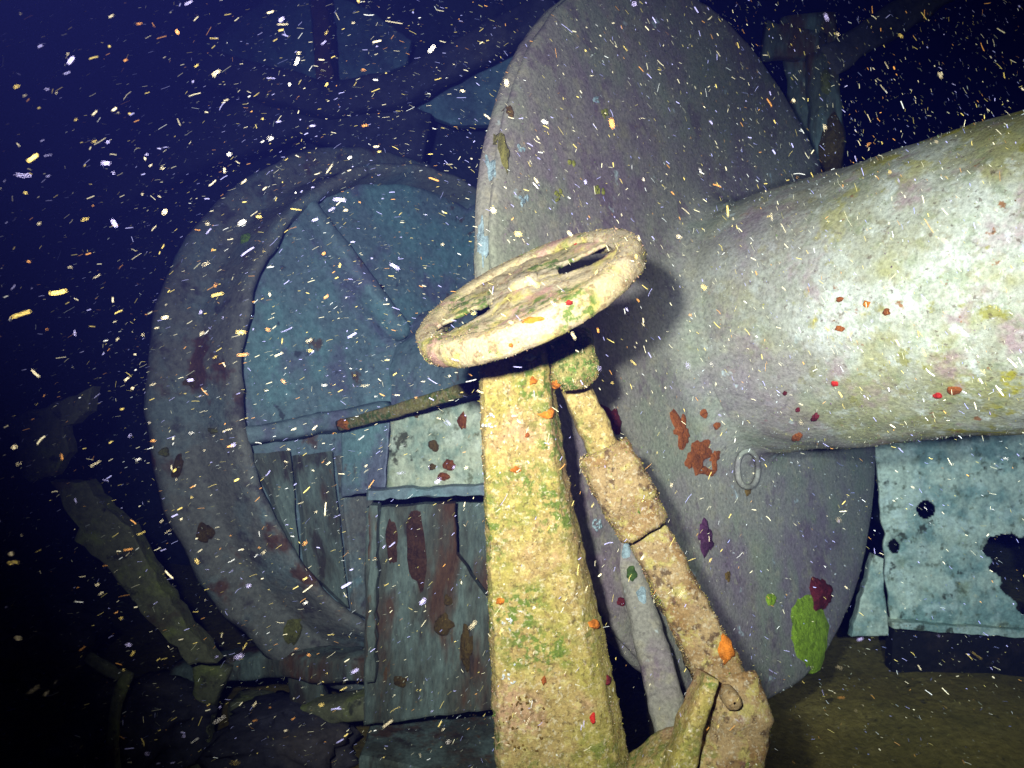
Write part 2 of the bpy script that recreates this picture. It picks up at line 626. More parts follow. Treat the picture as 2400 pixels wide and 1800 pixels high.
for host, px, py, w, h, rot, c, th in [
        (flange, 1432, 985, 52, 100, 25, 'maroon', 0.014), (flange, 1598, 1010, 56, 110, 28, 'rust', 0.010),
        (flange, 1636, 1066, 84, 100, 20, 'rust', 0.010), (flange, 1672, 1075, 34, 60, -12, 'rust', 0.009),
        (flange, 1655, 1105, 60, 26, 0, 'rust', 0.008), (flange, 1652, 1262, 44, 96, 5, 'purple', 0.012),
        (flange, 1902, 1480, 118, 225, -5, 'lime', 0.010), (flange, 1925, 1395, 46, 110, 14, 'maroon', 0.026),
        (flange, 1806, 1405, 30, 40, 0, 'lime', 0.008), (flange, 1752, 1150, 20, 34, 0, 'brown', 0.006),
        (flange, 1705, 1350, 18, 34, 0, 'brown', 0.006), (flange, 1340, 380, 18, 18, 0, 'yellow', 0.006),
        (flange, 1418, 265, 18, 14, 0, 'yellow', 0.006), (flange, 1405, 445, 26, 20, 30, 'yellow', 0.006),
        (flange, 1308, 458, 22, 30, 30, 'yellow', 0.006), (flange, 1398, 232, 16, 18, 0, 'sky', 0.004),
        (flange, 1228, 470, 26, 30, 40, 'sky', 0.004), (flange, 1222, 345, 26, 16, 40, 'sky', 0.004),
        (flange, 1180, 345, 24, 120, 12, 'ochre', 0.014), (flange, 1195, 262, 20, 40, 12, 'brown', 0.010),
        (flange, 1148, 400, 18, 90, 8, 'sky', 0.003), (flange, 1130, 560, 20, 150, 2, 'sky', 0.003),
        (flange, 1568, 812, 24, 26, 0, 'sky', 0.004), (flange, 1455, 1410, 22, 28, 0, 'maroon', 0.010),
        (flange, 1400, 1230, 34, 28, 0, 'sky', 0.004), (flange, 1470, 1330, 26, 46, -10, 'sky', 0.004),
        (barrel, 2030, 712, 24, 22, 0, 'orange', 0.008), (barrel, 2078, 732, 26, 22, 0, 'rust', 0.008),
        (barrel, 2100, 700, 46, 40, -20, 'yellow', 0.008), (barrel, 2158, 732, 52, 34, 0, 'yellow', 0.008),
        (barrel, 2345, 655, 90, 34, -30, 'ochre', 0.008), (barrel, 2385, 690, 46, 40, 0, 'ochre', 0.008),
        (barrel, 1968, 702, 24, 18, 0, 'rust', 0.006), (barrel, 1968, 770, 30, 20, 0, 'rust', 0.006),
        (barrel, 1935, 805, 46, 22, 0, 'ochre', 0.006), (barrel, 1920, 892, 90, 28, 0, 'ochre', 0.006),
        (barrel, 1957, 899, 22, 16, 0, 'red', 0.008), (barrel, 2198, 927, 26, 16, 0, 'red', 0.008),
        (barrel, 2235, 915, 36, 20, -20, 'rust', 0.008), (barrel, 1910, 978, 22, 22, 0, 'maroon', 0.012),
        (barrel, 1905, 1025, 110, 34, 5, 'yellow', 0.010), (barrel, 1868, 1024, 26, 24, 0, 'rust', 0.010),
        (barrel, 1650, 970, 26, 30, 30, 'rust', 0.008), (barrel, 1680, 998, 26, 22, 0, 'rust', 0.008),
        (barrel, 1990, 788, 60, 18, 10, 'white', 0.005), (barrel, 1800, 714, 56, 16, 14, 'white', 0.005),
        (barrel, 1720, 835, 56, 30, 0, 'pink', 0.004), (barrel, 1800, 960, 60, 22, 0, 'pink', 0.004),
        (barrel, 1840, 921, 14, 14, 0, 'maroon', 0.006), (barrel, 1870, 960, 14, 14, 0, 'maroon', 0.006),
        (barrel, 2380, 992, 60, 26, 0, 'ochre', 0.010), (barrel, 2080, 870, 40, 14, 0, 'yellow', 0.005),
        (barrel, 2360, 420, 80, 60, 20, 'ochre', 0.005), (barrel, 2180, 785, 22, 20, 0, 'yellow', 0.006)]:
    if c in ('ochre', 'yellow', 'white', 'pink', 'sky') and px > 1500:
        continue
    if c in ('ochre', 'yellow', 'white', 'pink', 'sky') and h < 70:
        cluster([flange, barrel], px, py, w * 0.9, h * 0.9, S[c], n=int(4 + w * h / 120), size=9, thick=th * 0.5, name='sponge_crust', parent=drum)
    else:
        patch([flange, barrel], px, py, w * 0.8, h * 0.8, rot, S[c], thick=th * 0.6, ragg=0.3 if c == 'lime' else 0.8 if max(w, h) > 45 else 0.4, seg=34, parent=drum)

# ------------------------------------------------------------------ spoked wheel behind
sw = thing('spoked_wheel', on_wheel(-1.1, 0.90, -math.pi / 2), 'large rusty spoked gear wheel with recessed teal face left of the handwheel post', 'gear wheel')
rim_prof = [(-1.05, 0.725), (-0.962, 0.735), (-0.952, 0.742), (-0.949, 0.750), (-0.95, 0.758), (-0.956, 0.765), (-0.99, 0.770), (-1.03, 0.778), (-1.07, 0.786), (-1.10, 0.792),
            (-1.115, 0.80), (-1.12, 0.83), (-1.123, 0.87), (-1.13, 0.885), (-1.15, 0.89), (-1.17, 0.89), (-1.18, 0.87), (-1.18, 0.725)]
wrim = lathe('rim', rim_prof, DC, AX, E1, E2, M['rim'], sw, seg=260, amp=0.010, freq=10, close=True)
wprof = [(-1.04, 0.735)]
r = 0.71
while r > 0.30:
    wprof.append((-1.035, r))
    r -= 0.03
wprof += [(-1.04, 0.30), (-1.0, 0.28), (-1.0, 0.1), (-1.12, 0.1), (-1.12, 0.735)]
wweb = lathe('web', wprof, DC, AX, E1, E2, M['web'], sw, seg=160, amp=0.012, freq=7, close=True)
for a in (-6, 50, 110, 170, 230, 290):
    a = R(a)
    p0, p1 = on_wheel(-1.01, 0.27, a), on_wheel(-1.01, 0.74, a)
    tang = (-E1 * math.sin(a) + E2 * math.cos(a))
    bar('spoke', [p0, p1], [(0.034, 0.055), (0.022, 0.055)], M['web'], sw, n=20, step=0.03, amp=0.008, freq=14, side=tang)
# rusty slats of the lower guard, bolted across the wheel face under the left spoke
slats = [(-0.66, 0.10, 'rust_panel'), (-0.53, 0.11, 'rust_panel'), (-0.40, 0.12, 'rim'), (-0.27, 0.12, 'rust_panel'), (-0.14, 0.11, 'rim'), (-0.02, 0.11, 'rust_panel')]
for i, (x, wd, m) in enumerate(slats):
    xa, xb = -x - wd / 2, -x + wd / 2
    top = -0.115 - 0.012 * (i % 3)
    bot = [-math.sqrt(max(0.02, 0.725 ** 2 - q * q)) for q in (xa, xb)]
    dz = -0.975 - 0.008 * (i % 2)
    q = [DC + AX * dz + E1 * xa + E2 * (top - 0.01 * xa), DC + AX * dz + E1 * xb + E2 * (top - 0.01 * xb), DC + AX * dz + E1 * xb + E2 * bot[1], DC + AX * dz + E1 * xa + E2 * bot[0]]
    plate('guard_slat', q, 0.02, M[m], sw, step=0.03, amp=0.006, back=-AX)
for host, px, py, w, h, rot, c, th in [
        (wweb, 878, 690, 46, 56, 0, 'maroon', 0.03), (wrim, 578, 560, 26, 20, 0, 'lime', 0.01), (wrim, 450, 890, 26, 40, 0, 'brown', 0.006),
        (wrim, 415, 1095, 24, 60, -10, 'brown', 0.008), (wrim, 480, 1250, 40, 50, 0, 'brown', 0.008), (wrim, 385, 1060, 26, 22, 0, 'ochre', 0.008),
        (wrim, 690, 1480, 44, 70, 0, 'ochre', 0.012), (wrim, 500, 1010, 20, 16, 0, 'ochre', 0.008)]:
    patch(host, px, py, w, h, rot, S[c], thick=th, ragg=0.5, parent=sw)

# ------------------------------------------------------------------ bearing pedestal between wheel and drum
pd = thing('bearing_pedestal', Vector((P(1010, 1600, 2.1).x, P(1010, 1600, 2.1).y, 0)), 'pale teal steel pedestal streaked with rust below the thin rod', 'pedestal')


def quad(ps, d):
    d = d if isinstance(d, (list, tuple)) else [d] * len(ps)
    return [P(x, y, q) for (x, y), q in zip(ps, d)]


up_panel = plate('upper_panel', quad([(918, 972), (1150, 925), (1160, 1140), (905, 1148)], [1.98, 1.86, 1.86, 1.98]), 0.05, M['pale'], pd)
plate('side_panel', quad([(800, 1015), (914, 980), (902, 1146), (800, 1165)], [2.12, 2.0, 2.0, 2.12]), 0.04, M['web'], pd)
plate('ledge', quad([(860, 1150), (1170, 1132), (1170, 1158), (860, 1172)], [1.95, 1.82, 1.82, 1.95]), 0.10, M['web'], pd, amp=0.007)
low = plate('lower_panel', quad([(858, 1190), (1066, 1180), (1070, 1300), (1170, 1440), (1170, 1660), (852, 1700)], [2.05, 1.98, 1.98, 1.9, 1.9, 2.05]), 0.04, M['rust_panel'], pd)
plate('recess_panel', quad([(1030, 1180), (1200, 1175), (1200, 1500), (1040, 1420)], 2.12), 0.04, M['rust_panel'], pd)
patch(low, 975, 1280, 44, 215, 3, S['stain'], thick=0.004, ragg=0.35, name='rust_streak', parent=pd)
patch(low, 918, 1270, 30, 120, 2, S['stain'], thick=0.004, ragg=0.4, name='rust_streak', parent=pd)
plate('stiffener', quad([(866, 1185), (884, 1185), (878, 1600), (860, 1600)], 1.99), 0.05, M['rust_panel'], pd, amp=0.008)
plate('foot_plate', [Vector((P(850, 1700, 2.05).x, P(850, 1700, 2.05).y - 0.05, 0.11)), Vector((P(1200, 1700, 1.9).x, P(1200, 1700, 1.9).y - 0.05, 0.11)),
                     Vector((P(1200, 1700, 1.9).x, P(1200, 1700, 1.9).y + 0.35, 0.11)), Vector((P(850, 1700, 2.05).x, P(850, 1700, 2.05).y + 0.35, 0.11))], 0.12, M['rust_panel'], pd, back=Vector((0, 0, -1)))
for host, px, py, w, h, c in [(up_panel, 1018, 1045, 26, 26, 'brown'), (up_panel, 1053, 1090, 30, 30, 'rust'), (up_panel, 1084, 985, 24, 36, 'rust'),
                              (up_panel, 1040, 1118, 34, 20, 'rust'), (up_panel, 1012, 1095, 18, 16, 'brown'), (up_panel, 976, 972, 14, 18, 'brown'),
                              (low, 1092, 1520, 30, 96, 'brown'), (low, 1038, 1465, 44, 46, 'brown'), (low, 1049, 1408, 20, 28, 'brown'), (low, 938, 1597, 34, 26, 'brown')]:
    patch(host, px, py, w, h, 0, S[c], thick=0.008, ragg=0.5, name='rust_blister', parent=pd)

# bed frame under the wheel
bf = thing('wheel_cradle', Vector((P(640, 1600, 2.2).x, P(640, 1600, 2.2).y, 0)), 'low dark bed frame of crusted beams beneath the spoked wheel', 'frame')
bar('top_beam', quad([(430, 1575), (640, 1545), (900, 1560)], [2.25, 2.2, 2.1]), [(0.035, 0.06)] * 3, M['rust_panel'], bf, amp=0.012, freq=14, step=0.02)
bar('leg', [P(500, 1555, 2.15), P(478, 1690, 2.15), Vector((P(470, 1750, 2.15).x, P(470, 1750, 2.15).y, 0.0))], [(0.05, 0.03), (0.025, 0.03), (0.03, 0.03)], M['olive'], bf, amp=0.01, freq=16, step=0.015)
bar('leg', [P(720, 1560, 2.2), P(725, 1690, 2.2), Vector((P(730, 1750, 2.2).x, P(730, 1750, 2.2).y, 0.0))], [(0.05, 0.03), (0.05, 0.03), (0.05, 0.03)], M['rust_panel'], bf, amp=0.01, freq=16, step=0.015)
bar('lower_beam', quad([(560, 1650), (700, 1665), (880, 1650)], [2.25, 2.2, 2.1]), [(0.03, 0.05)] * 3, M['olive'], bf, amp=0.012, freq=14, step=0.02)

# ------------------------------------------------------------------ thin rod in front of the wheel
rod = bar('pull_rod', quad([(798, 997), (930, 962), (1150, 895)], [2.02, 1.86, 1.62]), [(0.013, 0.012), (0.0155, 0.012), (0.014, 0.012)], M['olive'], amp=0.002, freq=30, step=0.015)
rod.data.materials[0] = M['beige']
tag(rod, 'thin yellowish crusted rod crossing the spoked wheel towards the post', 'rod')
patch(rod, 803, 993, 30, 26, 0, S['orange'], thick=0.008, parent=rod)

# ------------------------------------------------------------------ brake stand: tapered post and handwheel
def row(y, xl, xr, xs, d):
    return [P(xl, y, d), P(xr, y, d + 0.02), P(xs, y, d + 0.075), P(xl + 8, y, d + 0.085)]


rows = [(800, 1130, 1275, 1288, 1.035), (870, 1122, 1284, 1297, 1.04), (1150, 1132, 1318, 1342, 1.055), (1500, 1146, 1386, 1428, 1.075), (1800, 1160, 1440, 1490, 1.09), (2300, 1178, 1530, 1590, 1.12)]
brs = thing('brake_stand', Vector((P(1330, 2300, 1.15).x, P(1330, 2300, 1.15).y, 0)), 'tapering crusted beige post topped by a tilted oval-looking handwheel', 'handwheel stand')
rings = []
for i in range(len(rows) - 1):
    a, b = rows[i], rows[i + 1]
    m = int((b[0] - a[0]) / 10)
    for q in range(m + (1 if i == len(rows) - 2 else 0)):
        c = row(*[lerp(a[t], b[t], q / m) for t in range(5)])
        if i == len(rows) - 2:
            pass
        ring = []
        for k, m2 in ((0, 26), (1, 10), (2, 24), (3, 10)):
            p, nx = c[k], c[(k + 1) % 4]
            for e in range(m2):
                t = e / m2
                ring.append(lerp(p, nx, t))
        cen = sum(c, Vector()) / 4
        for k in (0, 26, 36, 60):
            ring[k] = lerp(ring[k], cen, 0.09)
            ring[k - 1] = lerp(ring[k - 1], cen, 0.03)
            ring[k + 1] = lerp(ring[k + 1], cen, 0.03)
        rings.append(ring)
post = loft('post', rings, M['beige'], brs, amp=0.0035, freq=60)

# handwheel
WC = P(1228, 668, 1.0)
maj = (RIGHT * math.cos(R(26.5)) + UP * math.sin(R(26.5)))
per = (-RIGHT * math.sin(R(26.5)) + UP * math.cos(R(26.5)))
ct = 0.36
WN = (per * math.sqrt(1 - ct * ct) - FWD * ct).normalized()
W1 = maj.normalized()
W2 = WN.cross(W1).normalized()
RW = 0.152
rimprof = []
for (s, r2) in [(-0.001, 0.80), (0.002, 0.82), (0.0035, 0.86), (0.004, 0.93), (0.002, 0.972), (-0.004, 0.993), (-0.012, 1.0), (-0.021, 1.0), (-0.027, 0.985), (-0.029, 0.95), (-0.026, 0.89), (-0.024, 0.84), (-0.015, 0.81), (-0.010, 0.795)]:
    rimprof.append((s, r2 * RW))
hw = lathe('handwheel', rimprof, WC, WN, W1, W2, M['wheel_crust'], brs, seg=150, amp=0.0035, freq=45, close=True, label='round handwheel seen nearly edge on, with two dark slots')
# web of the wheel with two openings
nr, na = 16, 120
verts, faces = [], []
for layer, zz in ((0, -0.0035), (1, -0.008)):
    for i in range(nr + 1):
        r2 = RW * (0.06 + (0.82 - 0.06) * i / nr)
        for j in range(na):
            a = 2 * math.pi * j / na
            p = WC + (W1 * math.cos(a) + W2 * math.sin(a)) * r2
            hub = 0.007 * math.exp(-((r2 / RW) / 0.30) ** 2)
            p = p + WN * (zz + (hub if layer == 0 else -hub) + 0.004 * fbm(p, 40))
            verts.append(p)


def opening(i, j):
    r2 = 0.06 + (0.82 - 0.06) * (i + 0.5) / nr
    a = 2 * math.pi * (j + 0.5) / na
    x, y = r2 * math.cos(a), r2 * math.sin(a)
    for cx, cy, hx, hy in ((0.53, -0.04, 0.25, 0.20), (-0.55, 0.02, 0.25, 0.18)):
        if abs((x - cx) / hx) ** 3 + abs((y - cy) / hy) ** 3 < 1:
            return True
    return False


L1 = (nr + 1) * na
open_ = {(i, j) for i in range(nr) for j in range(na) if opening(i, j)}
for i in range(nr):
    for j in range(na):
        if (i, j) in open_:
            continue
        k = (j + 1) % na
        q = (i * na + j, i * na + k, (i + 1) * na + k, (i + 1) * na + j)
        faces.append(q)
        faces.append(tuple(L1 + t for t in reversed(q)))
        for (di, dj), (u, v) in (((-1, 0), (q[0], q[1])), ((1, 0), (q[2], q[3])), ((0, 1), (q[1], q[2])), ((0, -1), (q[3], q[0]))):
            ni, nj = i + di, (j + dj) % na
            if (ni, nj) in open_ or ni < 0:
                faces.append((u, v, L1 + v, L1 + u))
wheel_web = mk('wheel_web', verts, faces, M['wheel_crust'], hw)
lathe('wheel_hub', [(0.012, 0.002), (0.012, 0.014), (0.008, 0.02), (-0.03, 0.024), (-0.075, 0.026)], WC, WN, W1, W2, M['wheel_crust'], hw, seg=40, amp=0.003, freq=60)

for host, px, py, w, h, c, th in [(post, 1250, 893, 26, 26, 'orange', 0.005), (post, 1287, 968, 22, 24, 'orange', 0.005), (post, 1171, 1409, 24, 22, 'orange', 0.005),
                                  (post, 1393, 1463, 24, 26, 'orange', 0.006), (post, 1390, 1684, 20, 30, 'red', 0.005), (post, 1424, 1595, 16, 30, 'maroon', 0.005),
                                  (post, 1155, 997, 34, 38, 'white', 0.003), (post, 1240, 838, 40, 20, 'sky', 0.004), (post, 1232, 1340, 26, 44, 'green', 0.004),
                                  (post, 1293, 1390, 24, 44, 'green', 0.004), (post, 1330, 1352, 40, 36, 'green', 0.004), (post, 1318, 1290, 14, 22, 'green', 0.004),
                                  (post, 1190, 1465, 26, 40, 'white', 0.003), (post, 1190, 1560, 50, 50, 'pink', 0.003), (post, 1275, 1595, 18, 26, 'rust', 0.003),
                                  (post, 1210, 1100, 34, 18, 'orange', 0.003), (post, 1420, 1760, 60, 60, 'pink', 0.003), (post, 1236, 1020, 16, 16, 'rust', 0.004),
                                  (post, 1145, 920, 18, 26, 'pink', 0.003), (post, 1205, 1290, 16, 26, 'green', 0.003), (post, 1250, 1240, 20, 30, 'green', 0.003),
                                  (hw, 1340, 710, 60, 50, 'green', 0.006), (hw, 1300, 745, 30, 30, 'green', 0.006), (hw, 1395, 672, 40, 44, 'green', 0.006),
                                  (hw, 1245, 780, 40, 28, 'green', 0.005), (hw, 1150, 815, 60, 22, 'green', 0.005), (hw, 1080, 840, 60, 20, 'yellow', 0.004),
                                  (hw, 1197, 808, 14, 12, 'orange', 0.004), (hw, 1335, 710, 30, 14, 'red', 0.006), (hw, 1195, 637, 36, 22, 'pink', 0.003),
                                  (hw, 1352, 574, 14, 10, 'red', 0.004), (hw, 1245, 750, 60, 22, 'orange', 0.003), (hw, 1258, 612, 60, 26, 'yellow', 0.003),
                                  (hw, 1100, 700, 34, 26, 'yellow', 0.003), (wheel_web, 1235, 738, 60, 30, 'white', 0.003), (wheel_web, 1250, 645, 34, 14, 'white', 0.003)]:
    pr = host if host is hw else (hw if host is wheel_web else brs)
    if c in ('green', 'white', 'yellow', 'pink'):
        continue
    if c == 'none':
        cluster(host, px, py, w * 1.15, h * 1.15, S[c], n=int(5 + w * h / 160), size=11 if c == 'green' else 13, thick=th, parent=pr)
    else:
        patch(host, px, py, w * 0.8, h * 0.8, 0, S[c], thick=th, ragg=0.6, parent=pr)

for px, py, w, h, c, n in [(1150, 997, 40, 50, 'white', 10), (1195, 1580, 60, 50, 'white', 10), (1190, 1465, 30, 50, 'white', 8), (1230, 1700, 120, 140, 'brown', 30)]:
    cluster(post, px, py, w, h, S[c], n=n, size=7, thick=0.002, parent=brs)

# ------------------------------------------------------------------ tension screw running down to the clevis
tsx = thing('tension_screw', Vector((P(1700, 2300, 1.2).x, P(1700, 2300, 1.2).y, 0)), 'slanting crusted screw rod with thick sleeve right of the post', 'screw rod')
boss = bar('boss', [P(1333, 772, 1.09), P(1335, 800, 1.09), P(1340, 850, 1.09), P(1345, 890, 1.09), P(1348, 912, 1.09)], [(0.022, 0.02), (0.030, 0.03), (0.033, 0.034), (0.029, 0.03), (0.016, 0.016)], M['mossy'], tsx, amp=0.007, freq=32, step=0.004, power=2.6)
bar('upper_rod', [P(1340, 890, 1.14), P(1432, 1090, 1.15)], [(0.0215, 0.02), (0.0235, 0.02)], M['beige'], tsx, amp=0.003, freq=50, step=0.005, power=3)
sleeve = bar('sleeve', [P(1412, 1052, 1.13), P(1455, 1140, 1.13), P(1508, 1232, 1.14)], [(0.036, 0.030), (0.041, 0.034), (0.037, 0.032)], M['brown_crust'], tsx, amp=0.007, freq=30, step=0.005, power=3)
lrod = bar('lower_rod', [P(1490, 1200, 1.16), P(1620, 1450, 1.15), P(1715, 1640, 1.14)], [(0.029, 0.028), (0.033, 0.030), (0.036, 0.030)], M['brown_crust'], tsx, amp=0.005, freq=40, step=0.006, power=4)
clev = bar('clevis', [P(1712, 1590, 1.11), P(1735, 1660, 1.09), P(1715, 1760, 1.09), P(1690, 1900, 1.11), Vector((P(1690, 2300, 1.2).x, P(1690, 2300, 1.2).y, 0))],
           [(0.034, 0.03), (0.040, 0.034), (0.040, 0.036), (0.050, 0.045), (0.07, 0.05)], M['brown_crust'], tsx, amp=0.009, freq=26, step=0.006, power=3.2)
for px, py, d in ((1716, 1640, 1.052),):      # pin and bolt heads
    c = P(px, py, d)
    lathe('pin_head', [(0.012, 0.001), (0.011, 0.008), (0.007, 0.0115), (-0.02, 0.012), (-0.03, 0.012)], c, -FWD, RIGHT, UP, M['brown_crust'], tsx, seg=18, amp=0.002, freq=70)
bar('clevis_fork', [P(1658, 1580, 1.07), P(1620, 1690, 1.06), P(1590, 1800, 1.06), P(1570, 1900, 1.08)], [(0.010, 0.03), (0.014, 0.03), (0.02, 0.03), (0.03, 0.03)], M['beige'], tsx, amp=0.004, freq=40, step=0.005)
bar('clevis_base', [P(1500, 1830, 1.12), P(1600, 1775, 1.10), P(1740, 1800, 1.09)], [(0.03, 0.04), (0.035, 0.04), (0.03, 0.04)], M['beige'], tsx, amp=0.006, freq=40, step=0.006)
for host, px, py, w, h, rot, c, th in [(lrod, 1702, 1520, 34, 80, 8, 'orange', 0.008), (boss, 1325, 835, 60, 60, 0, 'green', 0.006), (boss, 1302, 900, 20, 18, 0, 'orange', 0.005),
                                       (sleeve, 1430, 1140, 40, 22, 20, 'purple', 0.004), (sleeve, 1462, 1165, 34, 40, 20, 'purple', 0.004), (sleeve, 1422, 1110, 26, 20, 0, 'purple', 0.004),
                                       (lrod, 1500, 1245, 34, 14, 20, 'purple', 0.004), (clev, 1740, 1568, 22, 18, 0, 'maroon', 0.006), (clev, 1672, 1625, 22, 24, 0, 'purple', 0.004), (lrod, 1600, 1390, 40, 26, 30, 'brown', 0.004)]:
    if c in ('green', 'purple', 'brown'):
        continue
    if c == 'none':
        cluster(host, px, py, w, h, S[c], n=int(6 + w * h / 150), size=12, thick=th, parent=tsx)
    else:
        patch(host, px, py, w, h, rot, S[c], thick=th, ragg=0.6, parent=tsx)

st = bar('lit_strip_bar', [P(1425, 1130, 1.5), P(1560, 1640, 1.36), P(1600, 1800, 1.32), Vector((P(1640, 2100, 1.3).x, P(1640, 2100, 1.3).y, 0))], [(0.020, 0.02), (0.030, 0.02), (0.034, 0.02), (0.04, 0.02)], M['flange'], amp=0.004, freq=30, step=0.012, power=2.3)  # added bar: stands in for the flange strip lit between two cast shadows
patch(st, 1505, 1395, 26, 40, 0, S['sky'], thick=0.003, parent=st)
patch(st, 1468, 1290, 24, 50, -15, S['sky'], thick=0.003, parent=st)
patch(st, 1455, 1412, 20, 26, 0, S['maroon'], thick=0.01, parent=st)
patch(st, 1480, 1345, 26, 40, 0, S['green'], thick=0.003, parent=st)
tag(st, 'dim grey bar imitating the lit flange strip between the post and the slanting screw rod', 'strut')

# ------------------------------------------------------------------ pale bed plate at the right, eaten by rust holes
bp = thing('bed_plate', Vector((P(2250, 1480, 2.62).x, P(2250, 1480, 2.62).y, 0)), 'pale teal steel plate with ragged rust holes under the barrel', 'steel plate')
GX, GY = 220, 120
BX0, BX1, BY0, BY1 = 2058, 2760, 985, 1458
bverts, bfaces = [], []
for j in range(GY + 1):
    for i in range(GX + 1):
        px, py = lerp(BX0, BX1, i / GX), lerp(BY0, BY1, j / GY)
        px += 30 * (py - 1100) / 360 * (1 - i / GX) + 4 * noise.noise(Vector((py * 0.03, 3, 0))) * (i == 0)
        py += 0.06 * (px - 2058) * (j / GY) + 5 * noise.noise(Vector((px * 0.03, 0, 5))) * (j == GY)
        d = 2.60 - 0.05 * i / GX
        p = P(px, py, d)
        bverts.append(p + FWD * (0.012 * fbm(p, 9)))


def hole(px, py):
    q = Vector((px * 0.022, py * 0.022, 0))
    w = 0.35 * noise.noise(q) + 0.25 * noise.noise(q * 2.7)
    for cx, cy, rx, ry in ((2375, 1290, 78, 52), (2400, 1350, 60, 70), (2166, 1192, 24, 22), (2082, 1282, 16, 18), (2560, 1200, 60, 40)):
        if ((px - cx) / rx) ** 2 + ((py - cy) / ry) ** 2 + w < 1:
            return True
    return False


cell = {}
for j in range(GY):
    for i in range(GX):
        px, py = lerp(BX0, BX1, (i + 0.5) / GX), lerp(BY0, BY1, (j + 0.5) / GY)
        cell[i, j] = not hole(px, py)
nb = len(bverts)
bverts += [v + FWD * 0.018 for v in bverts]
for (i, j), keep in cell.items():
    if not keep:
        continue
    a = j * (GX + 1) + i
    q = (a, a + 1, a + GX + 2, a + GX + 1)
    bfaces.append(q)
    bfaces.append(tuple(nb + t for t in reversed(q)))
    for (di, dj), (u, v) in (((0, -1), (q[0], q[1])), ((1, 0), (q[1], q[2])), ((0, 1), (q[2], q[3])), ((-1, 0), (q[3], q[0]))):
        if not cell.get((i + di, j + dj), False):
            bfaces.append((u, v, nb + v, nb + u))
bed = mk('panel', bverts, bfaces, M['pale'], bp)
plate('bottom_flange', quad([(2090, 1456), (2760, 1498), (2760, 1520), (2090, 1472)], 2.56), 0.10, M['pale'], bp, amp=0.005)
plate('end_gusset', quad([(2048, 1300), (2068, 1310), (2082, 1490), (1994, 1492)], 2.56), 0.03, M['pale'], bp, amp=0.006)
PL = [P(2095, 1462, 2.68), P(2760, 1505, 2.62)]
plate('shade_gap_plate', [PL[0], PL[1], Vector((PL[1].x, PL[1].y, -0.02)), Vector((PL[0].x, PL[0].y, -0.02))], 0.05, M['gap_shade'], bp, amp=0.004)  # added sheet: paints the black shadow gap between panel and floor
bar('leg', [P(2500, 1500, 2.62), Vector((P(2500, 1500, 2.62).x, P(2500, 1500, 2.62).y, 0))], [(0.05, 0.05)] * 2, M['rust'], bp, amp=0.006, freq=16, step=0.02)
bar('leg', [P(2120, 1470, 2.85), Vector((P(2120, 1470, 2.85).x, P(2120, 1470, 2.85).y, 0))], [(0.05, 0.05)] * 2, M['rust'], bp, amp=0.006, freq=16, step=0.02)

# ------------------------------------------------------------------ corroded stanchion top right
sn = thing('corroded_stanchion', Vector((P(1920, 1400, 2.9).x, P(1920, 1400, 2.9).y, 0)), 'corroded blue-green steel stanchion in the dark behind the barrel', 'stanchion')
zt = P(1920, 30, 2.9)
bar('web', [P(1890, 40, 2.92), P(1925, 420, 2.92), P(1930, 700, 2.92), Vector((P(1935, 700, 2.92).x, P(1935, 700, 2.92).y, 0))], [(0.10, 0.03), (0.085, 0.03), (0.085, 0.03), (0.085, 0.03)], M['rust_panel'], sn, amp=0.014, freq=9, step=0.03)
snf = bar('edge_flange', [P(1925, 130, 2.86), P(1940, 420, 2.86), P(1945, 700, 2.86)], [(0.055, 0.03), (0.05, 0.03), (0.05, 0.03)], M['rust_panel'], sn, amp=0.012, freq=9, step=0.03)
bar('head_plate', [P(1790, 95, 2.88), P(1930, 110, 2.88)], [(0.07, 0.03), (0.05, 0.03)], M['rust_panel'], sn, amp=0.014, freq=9, step=0.02)
bar('brace', [P(1935, 150, 2.85), P(2060, 70, 2.9), P(2260, -60, 3.0)], [(0.06, 0.03), (0.05, 0.03), (0.06, 0.03)], M['bulkhead'], sn, amp=0.014, freq=9, step=0.03)
patch(snf, 1952, 340, 60, 130, 0, S['brown'], thick=0.04, parent=sn)
patch(snf, 1935, 190, 24, 60, 0, S['ochre'], thick=0.02, parent=sn)

# ------------------------------------------------------------------ hull bulkhead in the far upper left
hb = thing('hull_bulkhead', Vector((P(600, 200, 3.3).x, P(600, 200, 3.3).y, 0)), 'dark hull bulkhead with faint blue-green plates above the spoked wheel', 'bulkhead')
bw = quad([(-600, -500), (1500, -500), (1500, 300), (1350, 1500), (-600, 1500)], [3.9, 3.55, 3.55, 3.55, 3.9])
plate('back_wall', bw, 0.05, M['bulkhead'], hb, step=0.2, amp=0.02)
plate('hull_plate', quad([(478, 105), (560, 45), (660, -30), (722, -30), (742, 192), (640, 165)], 3.15), 0.04, M['hull'], hb, amp=0.006)
plate('hull_plate', quad([(760, -20), (860, 20), (965, 95), (950, 150), (860, 190), (778, 190)], 3.15), 0.04, M['hull'], hb, amp=0.006)
plate('hull_plate', quad([(900, 225), (1010, 165), (1330, 70), (1330, 300), (1060, 292)], 3.15), 0.04, M['hull'], hb, amp=0.006)
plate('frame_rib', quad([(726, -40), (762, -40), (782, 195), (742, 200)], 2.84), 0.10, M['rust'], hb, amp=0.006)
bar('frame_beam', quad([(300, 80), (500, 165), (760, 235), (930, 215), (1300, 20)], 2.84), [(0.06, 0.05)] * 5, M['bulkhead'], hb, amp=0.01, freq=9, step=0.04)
bar('frame_beam', quad([(100, 520), (420, 350), (700, 262), (1000, 330)], 2.95), [(0.09, 0.05)] * 4, M['bulkhead'], hb, amp=0.02, freq=9, step=0.04)

